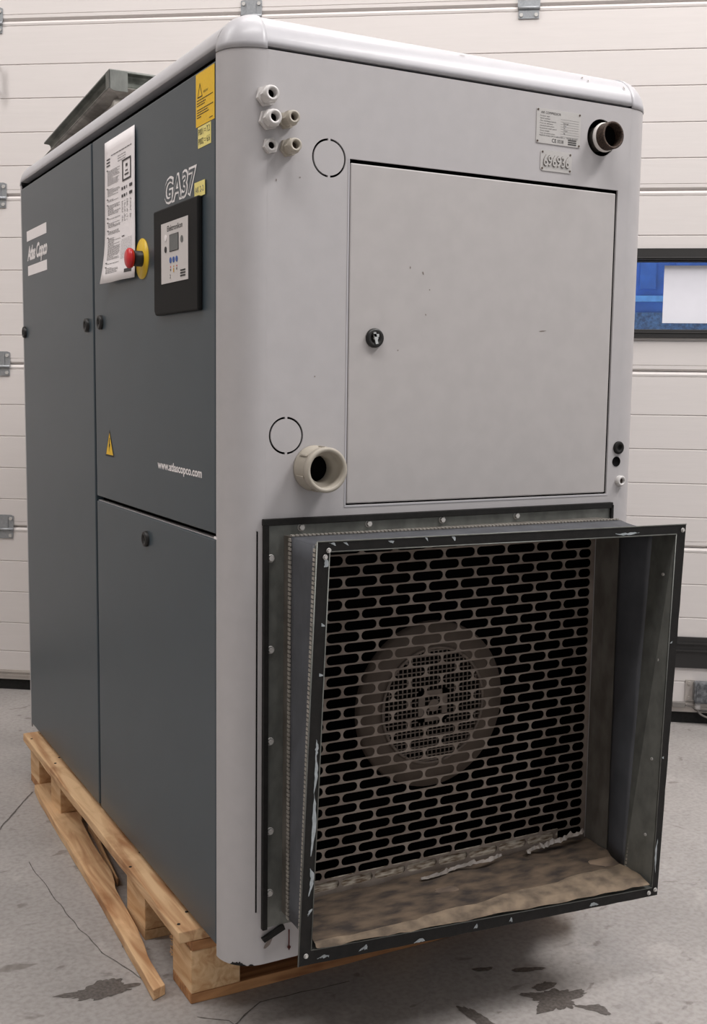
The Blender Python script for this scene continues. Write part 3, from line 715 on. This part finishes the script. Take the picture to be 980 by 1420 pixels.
# fan shroud and guard behind
F0 = FM(.4345, .537, -.060)
MB().lathe([(.112, -.01), (.112, .004), (.120, .0), (.158, .0), (.160, -.014)], F0, 64).build('fan_shroud', M['shroud'], comp)
fg = MB().lathe([(.1135, .003), (.1135, .006), (.1085, .006), (.1085, .003)], F0, 64).build('fan_guard', M['mesh'], comp)
mb = MB(); pitch = .0096; k = -11
while k <= 11:
    a = k*pitch; h = math.sqrt(max(0, .109**2-a*a))
    if h > .005:
        mb.box((a-.0011, -h, .000), (a+.0011, h, .002), F0); mb.box((-h, a-.0011, .0018), (h, a+.0011, .0038), F0)
    k += 1
mb.build('guard_mesh', M['mesh'], fg)
mb = MB(); mb.box((-.034, -.030, .002), (.030, -.018, .005), F0); mb.box((-.034, .018, .002), (.030, .030, .005), F0); mb.box((-.034, -.03, .002), (-.020, .03, .005), F0); mb.box((.018, -.03, .002), (.030, .03, .005), F0); mb.cyl(.012, .001, .005, F0, 20)
mb.build('guard_badge', M['mesh'], fg)
for a in range(8):
    MB().cyl(.0022, .003, .006, F0@Matrix.Rotation(a*PI/4+.2, 4, 'Z')@Matrix.Translation((.111, 0, 0)), 8).build('guard_rivet', M['shroud'], fg)

# ================================================================== FRONT DUCT CONNECTOR
dc = empty('duct_connector', (.43, -.1, .55), 'square flexible duct connector with worn black frame bolted over the front grille', 'duct connector')
FX0, FX1, FZ0, FZ1 = .056, .798, .206, .914
CX0, CX1, CZ0, CZ1 = .094, .7640, .2290, .8860
ra = rect(FX0+.008, FX1-.004, FZ0, FZ1-.010, -.0035); rb = rect(CX0, CX1, CZ0, CZ1, -.0035); rc = rect(CX0+.001, CX1+.002, CZ0-.001, CZ1+.0005, -.020); rc2 = [(CX0, -.034, CZ1+.001), (CX1+.006, -.062, CZ1+.001), (CX1+.006, -.062, CZ0-.002), (CX0, -.034, CZ0-.002)]
MB().loft([ring4(ra), ring4(rb)]).build('flange', M['galv'], dc, solid=.002, solid_off=0)
MB().loft([ring4(rb), ring4(rc), ring4(rc2)]).build('rear_collar', M['galv_dirty_shaded'], dc, solid=.0012, solid_off=0)
for a, b in (((FX0-.001, FZ1-.010), (FX1, FZ1+.001)), ((FX0, FZ0-.002), (FX0+.009, FZ1-.010)), ((FX1-.004, FZ1-.045), (FX1+.002, FZ1-.004))):
    MB().box((a[0], -.0095, a[1]), (b[0], -.0005, b[1])).build('edge_gasket', M['rubber'], dc, bevel=.001)
MB().prism([FM(0, 0, .001)@Vector(q) for q in ((.0560, .1880, 0), (.0600, .1815, 0), (.0990, .1975, 0), (.0960, .2060, 0))], (0, -.008, 0)).build('loose_gasket_strip', M['rubber'], dc)
bt0 = MB().lathe([(.0068, 0), (.0068, .0012), (.0052, .0014)], FM(0, 0, 0), 16).cyl(.0046, .0012, .0052, FM(0, 0, 0), 6, False)
bt0 = bt0.build('bolt', M['bolt'], dc); bl = Vector(bt0.location)+wloc(dc)
pts = [(.125, .8985), (.2545, .8985), (.405, .8985), (.569, .8985), (.0695, .849), (.0700, .694), (.0700, .536), (.0705, .378), (.0700, .268)]
for i, (x, z) in enumerate(pts):
    b = bt0 if i == 0 else bt0.copy()
    if i: COL.objects.link(b)
    b.parent = dc; b.location = Vector((x, -.0045, z))+Vector((0, bl.y, 0))-wloc(dc)
# outer frame (slightly skewed, as it hangs)
fo = [(.073, -.170, .898), (.803, -.200, .894), (.798, -.175, .182), (.057, -.148, .206)]
fi = [(.0945, -.170, .8815), (.7800, -.200, .8770), (.7835, -.175, .1995), (.0800, -.148, .2290)]
fof = [Vector(q) for q in fo]; fif = [Vector(q) for q in fi]
back = Vector((0, .055, 0))
cb = [Vector((.0950, -.118, .8840)), Vector((.7790, -.142, .8800)), Vector((.7640, -.118, .2200)), Vector((.0850, -.095, .2360))]
names = ['top', 'right', 'bottom', 'left']
for i in range(4):
    j = (i+1) % 4; o = MB()
    a, b, c, d = fof[i], fof[j], fif[j], fif[i]
    nn = Vector((0, .0025, 0))
    nseg = 24; q0 = []; q1 = []
    for k in range(nseg+1):
        t_ = k/nseg; w1 = .0010*noise.noise(Vector((k*.9, i*7, 0)))
        out_ = (a-d).lerp(b-c, t_).normalized()
        q0.append(a.lerp(b, t_)+out_*w1); q1.append(d.lerp(c, t_)+out_*w1*.5)
    vs = q0+q1+[q+nn for q in q0]+[q+nn for q in q1]; m_ = nseg+1
    fs = []
    for k in range(nseg):
        fs += [(k, k+1, m_+k+1, m_+k), (2*m_+k+1, 2*m_+k, 3*m_+k, 3*m_+k+1), (k+1, k, 2*m_+k, 2*m_+k+1), (m_+k, m_+k+1, 3*m_+k+1, 3*m_+k)]
    fs += [(0, m_, 3*m_, 2*m_), (nseg, 2*m_+nseg, 3*m_+nseg, m_+nseg)]
    o.add(vs, fs); fr_ = o.build('frame_rail', M['frame'], dc)
    # worn patches of bare zinc lying on each rail
    rnd = random.Random(i+3)
    spots = {0: [(.03, .012), (.06, .008), (.17, .014), (.26, .006), (.83, .075), (.33, .01)], 1: [(.3, .006), (.62, .008), (.90, .10)], 2: [(.2, .03), (.45, .01), (.55, .012), (.7, .03), (.85, .02), (.95, .03)], 3: [(.11, .012), (.19, .07), (.335, .16), (.46, .10), (.52, .05), (.70, .008), (.82, .008), (.97, .03)]}[i]
    mb = MB()
    for t0, l in spots:
        P = []; lo = .62 if i in (1, 3) or l > .07 else rnd.uniform(.05, .35); hi = lo+rnd.uniform(.2, .4)
        hi = min(hi, .96); nn_ = 10
        for k in range(nn_+1):
            t_ = t0-l/2+l*k/nn_; t_ = min(max(t_, .005), .995)
            v_ = lo+.12*noise.noise(Vector((k*.7, t0*50, 1))); P.append(a.lerp(b, t_).lerp(d.lerp(c, t_), min(max(v_, .03), .97)))
        for k in range(nn_, -1, -1):
            t_ = t0-l/2+l*k/nn_; t_ = min(max(t_, .005), .995); e = math.sin(PI*k/nn_)
            v_ = lo+(hi-lo)*e+.10*noise.noise(Vector((k*.9, t0*50, 9))); P.append(a.lerp(b, t_).lerp(d.lerp(c, t_), min(max(v_, .03), .97)))
        P = [q-Vector((0, .0006, 0)) for q in P]
        mm = len(P); mb.add(P, [(k, k+1, mm-2-k, mm-1-k) for k in range(nn_)])
    mb.build('paint_wear', M['chip'], fr_, fix=False, kind='stuff')
    # thin bright inner and outer lip
    lip = MB().tube([d-Vector((0, .0002, 0)), c-Vector((0, .0002, 0))], .0011, 6)
    if i in (0, 3): lip.tube([a-Vector((0, .0002, 0)), b-Vector((0, .0002, 0))], .0012, 6)
    lip.build('rail_lip', M['galv'], fr_)
for q in ((.092, -.1725, .884), (.086, -.1725, .874), (.793, -.2025, .884), (.790, -.1775, .195), (.774, -.1778, .192), (.070, -.150, .222)):
    b = bt0.copy(); COL.objects.link(b); b.parent = dc; b.scale = (.6, .6, .6); b.location = Vector(q)+Vector((0, bl.y+.001, 0))-wloc(dc)
fob = [q+Vector((0, .006, 0)) for q in fif]
MB().loft([ring4([q+Vector((0, .002, 0)) for q in fif]), ring4(cb)]).build('front_collar', M['galv'], dc, solid=.0012, solid_off=0)
for x, y, z in ((.7835, -.175, .80), (.7830, -.172, .64), (.7825, -.168, .45), (.7825, -.16, .30)):
    MB().cyl(.003, 0, .002, Matrix.Translation((x-.006, y, z))@Matrix.Rotation(-PI/2, 4, 'Y'), 8).build('rivet', M['bolt'], dc)
# fabric sleeve between the collars, sagging and creased
N_ = 22; r0 = ring4(rc2, N_); r1 = ring4(cb, N_); rings = []
cen = Vector((.43, 0, .555))
for j in range(9):
    t_ = j/8; rr_ = []
    for k in range(4*N_):
        q = Vector(r0[k]).lerp(r1[k], t_); d = Vector((q.x-cen.x, 0, q.z-cen.z)).normalized(); sgn = 4*t_*(1-t_)
        side_ = k//N_
        amp = (-.004 if side_ != 2 else -.006)+.009*noise.noise(Vector((q.x*9, q.z*9, side_*3.1)))
        rr_.append(q+d*sgn*amp)
    rings.append(rr_)
for side_, nm in enumerate(('sleeve',)*4):
    seg = [[rr_[(side_*N_+k) % (4*N_)] for k in range(N_+1)] for rr_ in rings]
    MB().loft(seg, closed=False, smooth=True).build('fabric_sleeve', M['fabric_in'] if side_ == 2 else M['fabric'], dc, solid=.0012, solid_off=0, label='dust-covered fabric floor of the sleeve' if side_ == 2 else None)
# crimped seams
def teeth(ringc, step, sz, m, name):
    mb = MB()
    for i in range(4):
        a, b = Vector(ringc[i]), Vector(ringc[(i+1) % 4]); L_ = (b-a).length; n_ = int(L_/step); d = (b-a).normalized()
        out_ = Vector((0, 0, 1)) if i == 0 else Vector((1, 0, 0)) if i == 1 else Vector((0, 0, -1)) if i == 2 else Vector((-1, 0, 0))
        y_ = Vector((0, 1, 0))
        for k in range(n_):
            c = a+d*(k+.5)*step
            P = [c-d*step*.36-y_*sz, c+d*step*.30-y_*sz, c+d*step*.36+y_*sz, c-d*step*.30+y_*sz]
            mb.prism([q for q in P], tuple(out_*.0022))
    mb.build(name, m, dc, kind='stuff')
teeth([(CX0-.0008, -.031, CZ1+.0022), (CX1+.0068, -.059, CZ1+.0022), (CX1+.0068, -.059, CZ0-.003), (CX0-.0008, -.031, CZ0-.003)], .0075, .004, M['crimp'], 'crimped_seam')
teeth([q+Vector((0, -.002, 0)) for q in cb], .0075, .004, M['crimp'], 'crimped_seam')
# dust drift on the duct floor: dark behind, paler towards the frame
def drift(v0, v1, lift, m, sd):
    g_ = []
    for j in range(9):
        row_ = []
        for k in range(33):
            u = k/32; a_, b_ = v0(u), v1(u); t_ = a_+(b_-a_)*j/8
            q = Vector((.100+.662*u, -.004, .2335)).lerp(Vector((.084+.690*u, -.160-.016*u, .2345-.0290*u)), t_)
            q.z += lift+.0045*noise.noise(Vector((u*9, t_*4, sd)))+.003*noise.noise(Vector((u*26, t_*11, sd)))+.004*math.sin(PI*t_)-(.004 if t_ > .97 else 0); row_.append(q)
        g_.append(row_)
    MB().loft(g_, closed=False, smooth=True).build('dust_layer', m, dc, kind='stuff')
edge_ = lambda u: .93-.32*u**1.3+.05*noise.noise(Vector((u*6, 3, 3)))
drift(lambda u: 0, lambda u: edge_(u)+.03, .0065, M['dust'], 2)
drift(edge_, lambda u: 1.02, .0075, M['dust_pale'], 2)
# crumpled clear film scraps
def film(pts, wd, seed, label):
    rows_ = []
    for k in range(len(pts)*3-2):
        t_ = k/3; i = min(int(t_), len(pts)-2); q = Vector(pts[i]).lerp(Vector(pts[i+1]), t_-i); nz = lambda c: noise.noise(Vector((k*1.7, seed, c)))
        w1 = wd*(.5+1.3*abs(nz(0)))
        rows_.append([q+Vector((.004*nz(1), -w1, .004*nz(5))), q+Vector((.006*nz(2), -w1*.3, .004+.014*abs(nz(8)))), q+Vector((.004*nz(3), w1*.3, .003+.010*nz(4))), q+Vector((0, w1, .001+.004*nz(6)))])
    o = MB().loft(rows_, closed=False).build('plastic_film', M['film'], None); return tag(o, label, 'plastic film', 'plastic film scraps in the duct')
film([(.36+.018*k, -.03-.004*math.sin(k), .243+.001*k) for k in range(11)], .0035, 1, 'strip of crumpled clear film on the duct floor under the grille')
film([(.600+.013*k, -.024-.003*math.cos(k*2), .246+.0014*k) for k in range(12)], .0070, 4, 'crumpled clear film heaped in the right rear corner of the duct')
# red drip at the lower left
MB().box((.108, -.004, .155), (.1095, -.002, .192)).cyl(.003, 0, .002, FM(.109, .160, .002), 10).build('red_drip', M['rust'], comp)

# ================================================================== ROOF DUCT
rd = empty('roof_duct_connector', (.43, 1.2, ZH), 'collapsed grey flexible duct connector lying tilted on the compressor roof', 'duct connector')
T4 = [Vector((.070, .900, 1.838)), Vector((.800, .900, 1.840)), Vector((.800, 1.530, 1.790)), Vector((.070, 1.530, 1.787))]
def inset(c, d, dz):
    cc = sum(c, Vector())/4; out = []
    for q in c: out.append(Vector((q.x+(d if q.x < cc.x else -d), q.y+(d if q.y < cc.y else -d), q.z+dz)))
    return out
t_in = inset(T4, .022, -.002); t_out2 = inset(T4, .0, -.012); t_mid = inset(T4, .018, -.040); t_low = inset(T4, .004, -.046)
MB().loft([ring4(t_in), ring4(T4), ring4(inset(T4, -.001, -.0035))]).build('top_flange', M['galv'], rd, solid=.0015, solid_off=0)
prof4 = [(-.001, -.0035), (.010, -.007), (.0135, -.012), (.0145, -.022), (.0125, -.031), (.006, -.037), (-.001, -.0385)]
c4 = MB().loft([ring4(inset(T4, d, z)) for d, z in prof4], smooth=False).build('channel', M['frame_green'], rd, solid=.0015, solid_off=0)
MB().loft([ring4(inset(T4, -.0015, -.0375)), ring4(inset(T4, .004, -.0415)), ring4(inset(T4, .030, -.050)), ring4(inset(T4, .034, -.056))]).build('lower_collar', M['folds'], rd, solid=.0012)
for k in range(1, 6):
    x = .07+k*.12; MB().cyl(.0035, 0, .003, FM(x, 1.822, -.910), 8).build('rivet', M['bolt'], rd)
base4 = [Vector((.110, .925, ZH)), Vector((.765, .925, ZH)), Vector((.765, 1.495, ZH)), Vector((.110, 1.495, ZH))]
b_up = [q+Vector((0, 0, .022)) for q in base4]
MB().loft([ring4(inset(base4, -.035, .001)), ring4([q+Vector((0, 0, .001)) for q in base4]), ring4(b_up)]).build('base_flange', M['galv_dirty_shaded'], rd, solid=.0015, solid_off=0)
N_ = 40; r0 = ring4(inset(T4, .034, -.054), N_); r1 = ring4(b_up, N_); rings = []
cen = Vector((.435, 1.215, 0))
for j in range(9):
    t_ = j/8; rr_ = []
    for k in range(4*N_):
        q = r0[k].lerp(r1[k], t_); d = Vector((q.x-cen.x, q.y-cen.y, 0)).normalized()
        rr_.append(q+d*(math.sin(t_*PI)*(.030*noise.noise(Vector((q.x*13, q.y*13, q.z*20)))+.020)+.007*math.sin(t_*PI*3))+Vector((0, 0, .004*math.sin(t_*PI)*noise.noise(q*20))))
    rings.append(rr_)
MB().loft(rings, smooth=True).build('fabric_sleeve', M['folds'], rd, solid=.0012)
MB().prism([(.069, .8975, 1.8365), (.069, .8975, 1.797), (.080, .8975, 1.792), (.112, .8975, 1.792), (.112, .8975, 1.8365)], (0, .002, 0)).box((.0685, .8975, 1.797), (.0705, .925, 1.835)).build('corner_plate', M['galv'], rd)
# ================================================================== PALLET
pl = empty('pallet', (.43, .83, 0), 'worn wooden pallet with a split lower board under the compressor', 'pallet')
def board(name, a, b, m, jit=.0012, seg=14, axis=1):
    """box board with slightly uneven edges"""
    a = Vector(a); b = Vector(b); mb = MB(); rings = []
    o1, o2 = [i for i in range(3) if i != axis]
    for k in range(seg+1):
        t_ = k/seg; ring_ = []
        for s1, s2 in ((0, 0), (1, 0), (1, 1), (0, 1)):
            q = [0, 0, 0]; q[axis] = a[axis]+(b[axis]-a[axis])*t_
            q[o1] = (b if s1 else a)[o1]+jit*noise.noise(Vector((k*.8, s1*5+a.x*40, s2*7+a.y*13))); q[o2] = (b if s2 else a)[o2]
            if q[2] > .02: q[2] = min(q[2]+(0 if s2 else 0), .146)
            ring_.append(Vector(q))
        rings.append(ring_)
    mb.loft(rings); n_ = len(mb.v); mb.add(rings[0], [(0, 1, 2, 3)]); mb.add(rings[-1], [(3, 2, 1, 0)])
    return mb.build(name, m, pl, bevel=.0018)
ZD = .1455
# deck boards along y
for x0, x1 in ((-.035, .095), (.14, .24), (.30, .42), (.47, .57), (.62, .72), (.765, .895)):
    board('deck_board', (x0, .158, ZD-.022), (x1, 1.462, ZD), M['wood_y'], .004)
yr = [(.160, .262), (.432, .556), (1.135, 1.235), (1.375, 1.478)]
for y0, y1 in yr: board('cross_board', (-.010, y0-.002, ZD-.042), (.885, y1+.004, ZD-.0225), M['wood_x'], axis=0)
for bi, (x0, x1) in enumerate(((-.012, .085), (.385, .485), (.79, .885))):
    for y0, y1 in yr:
        MB().box((x0, y0, .0205), (x1, y1, ZD-.0425)).build('block', M['block'], pl, bevel=.002)
for y0, y1 in (yr[0], yr[3]): board('bottom_board', (-.012, y0+.001, .0), (.885, y1+.0, .0200), M['wood_x'], .002, axis=0)
MB().box((-.012, .432, .0), (.085, .556, .020)).build('block', M['block'], pl)
# split board, kicked outwards
outer_ = [(-.030, 1.478), (-.034, 1.30), (-.037, 1.16), (-.040, 1.057), (-.046, .84), (-.051, .654), (-.059, .465), (-.066, .30), (-.070, .198)]
inner_ = [(.060, 1.478), (.058, 1.30), (.048, 1.16), (.026, 1.061), (.013, .86), (.002, .654), (-.018, .465), (-.037, .318), (-.043, .222)]
inner_ = [(.070, 1.374), (.068, 1.30), (.058, 1.16), (.026, 1.061), (.0125, .900), (.0095, .782), (-.0075, .655), (-.014, .569), (-.022, .436), (-.038, .318), (-.043, .222)]
def interp(P, y):
    for (a, ya), (b, yb) in zip(P, P[1:]):
        if yb <= y <= ya: return b+(a-b)*(y-yb)/(ya-yb)
    return P[0][0] if y > P[0][1] else P[-1][0]
outer_ = [(-.026, 1.374), (-.034, 1.25), (-.038, 1.12), (-.040, 1.057), (-.046, .84), (-.051, .654), (-.059, .465), (-.066, .30), (-.070, .198)]
rings = []
for k in range(41):
    y = 1.374-(1.374-.203)*k/40; xo = interp(outer_, y)+.0015*noise.noise(Vector((y*12, 0, 0))); xi = interp(inner_, y)+.002*noise.noise(Vector((y*15, 4, 0)))
    if .64 < y < .78: xi += .006*math.sin((y-.64)/.14*PI)
    rings.append([Vector((xo, y, .0005)), Vector((xi, y+.012, .0005)), Vector((xi, y+.012, .0205)), Vector((xo, y, .0215+.001*noise.noise(Vector((y*9, 1, 1)))))])
mb = MB().loft(rings); mb.add(rings[0], [(0, 1, 2, 3)]); mb.add(rings[-1], [(3, 2, 1, 0)])
mb.build('split_board', M['wood_y'], pl, bevel=.0015, label='split lower board kicked out from under the pallet')
sp = []
for k in range(19):
    y = 1.04-(1.04-.70)*k/18; x = interp(inner_, y)+.010+.004*math.sin(k*.35); wd = .005*(1-.8*k/18)+.002
    sp.append([Vector((x, y, .001)), Vector((x+wd, y, .001)), Vector((x+wd, y, .018)), Vector((x, y, .018))])
mb = MB().loft(sp); mb.add(sp[0], [(0, 1, 2, 3)]); mb.add(sp[-1], [(3, 2, 1, 0)]); mb.build('splinter', M['wood_y'], pl)
# torn fibres on block corners
mb = MB(); rnd = random.Random(5)
for k in range(46):
    z = .045+rnd.random()*.055; y = .262; q = Vector((-.012+rnd.random()*.004, y, z)); mb.tube([q, q+Vector((-.004*rnd.random(), .006+.006*rnd.random(), .002-.004*rnd.random()))], .0006, 4)
mb.build('torn_fibres', M['wood_end'], pl, kind='stuff')

# small scuffs and specks in the paint
def speck(m, w_, h_, rot, sd, mt='scuff'):
    P = [m@Matrix.Rotation(rot, 4, 'Z')@Vector((w_*math.cos(a)*(1+.5*noise.noise(Vector((a, sd, 0)))), h_*math.sin(a)*(1+.5*noise.noise(Vector((a, sd, 4)))), 0)) for a in [k*PI/6 for k in range(12)]]
    MB().add(P, [tuple(range(12))]).build('paint_speck', M[mt], comp, fix=False)
for x, z, w_, h_, r in ((.358, 1.331, .0013, .003, .4), (.332, 1.339, .001, .0022, 0), (.372, 1.303, .0012, .0012, 0), (.365, 1.26, .001, .0018, .5), (.310, 1.197, .0012, .0012, 0), (.62, 1.24, .007, .0009, .1)):
    speck(FM(x, z, -.0002), w_, h_, r, x*9)
for x, z, w_, h_, r in ((.078, 1.462, .001, .002, 0), (.12, 1.47, .0012, .001, 0), (.150, 1.15, .001, .0012, 0), (.07, .175, .012, .004, .9)):
    speck(FM(x, z, .0006), w_, h_, r, x*9)
for x, a, w_, h_, r in ((.705, .75, .004, .0012, .7), (.715, .62, .003, .001, 1.2), (.80, .55, .0012, .005, .1), (.44, .8, .006, .001, 0)):
    nrm = Vector((0, -math.cos(a), math.sin(a))); q = Vector((x, R_, RZ))+Vector((0, -R_*math.cos(a), RH*math.sin(a)))+nrm*.0009
    tz = Vector((0, math.sin(a), math.cos(a))); m = Matrix(((1, tz.x, nrm.x, q.x), (0, tz.y, nrm.y, q.y), (0, tz.z, nrm.z, q.z), (0, 0, 0, 1)))
    speck(m, w_, h_, r, x*9)

for x, y in ((.02, .19), (.05, .23), (.015, .47), (.055, .53), (.03, 1.17), (.05, 1.21), (.02, 1.40), (.055, 1.44)):
    MB().lathe([(.0035, 0), (.0030, .0008), (.0001, .0008)], Matrix.Translation((x-.045, y, ZD)), 10).build('nail_head', M['rubber'], pl)
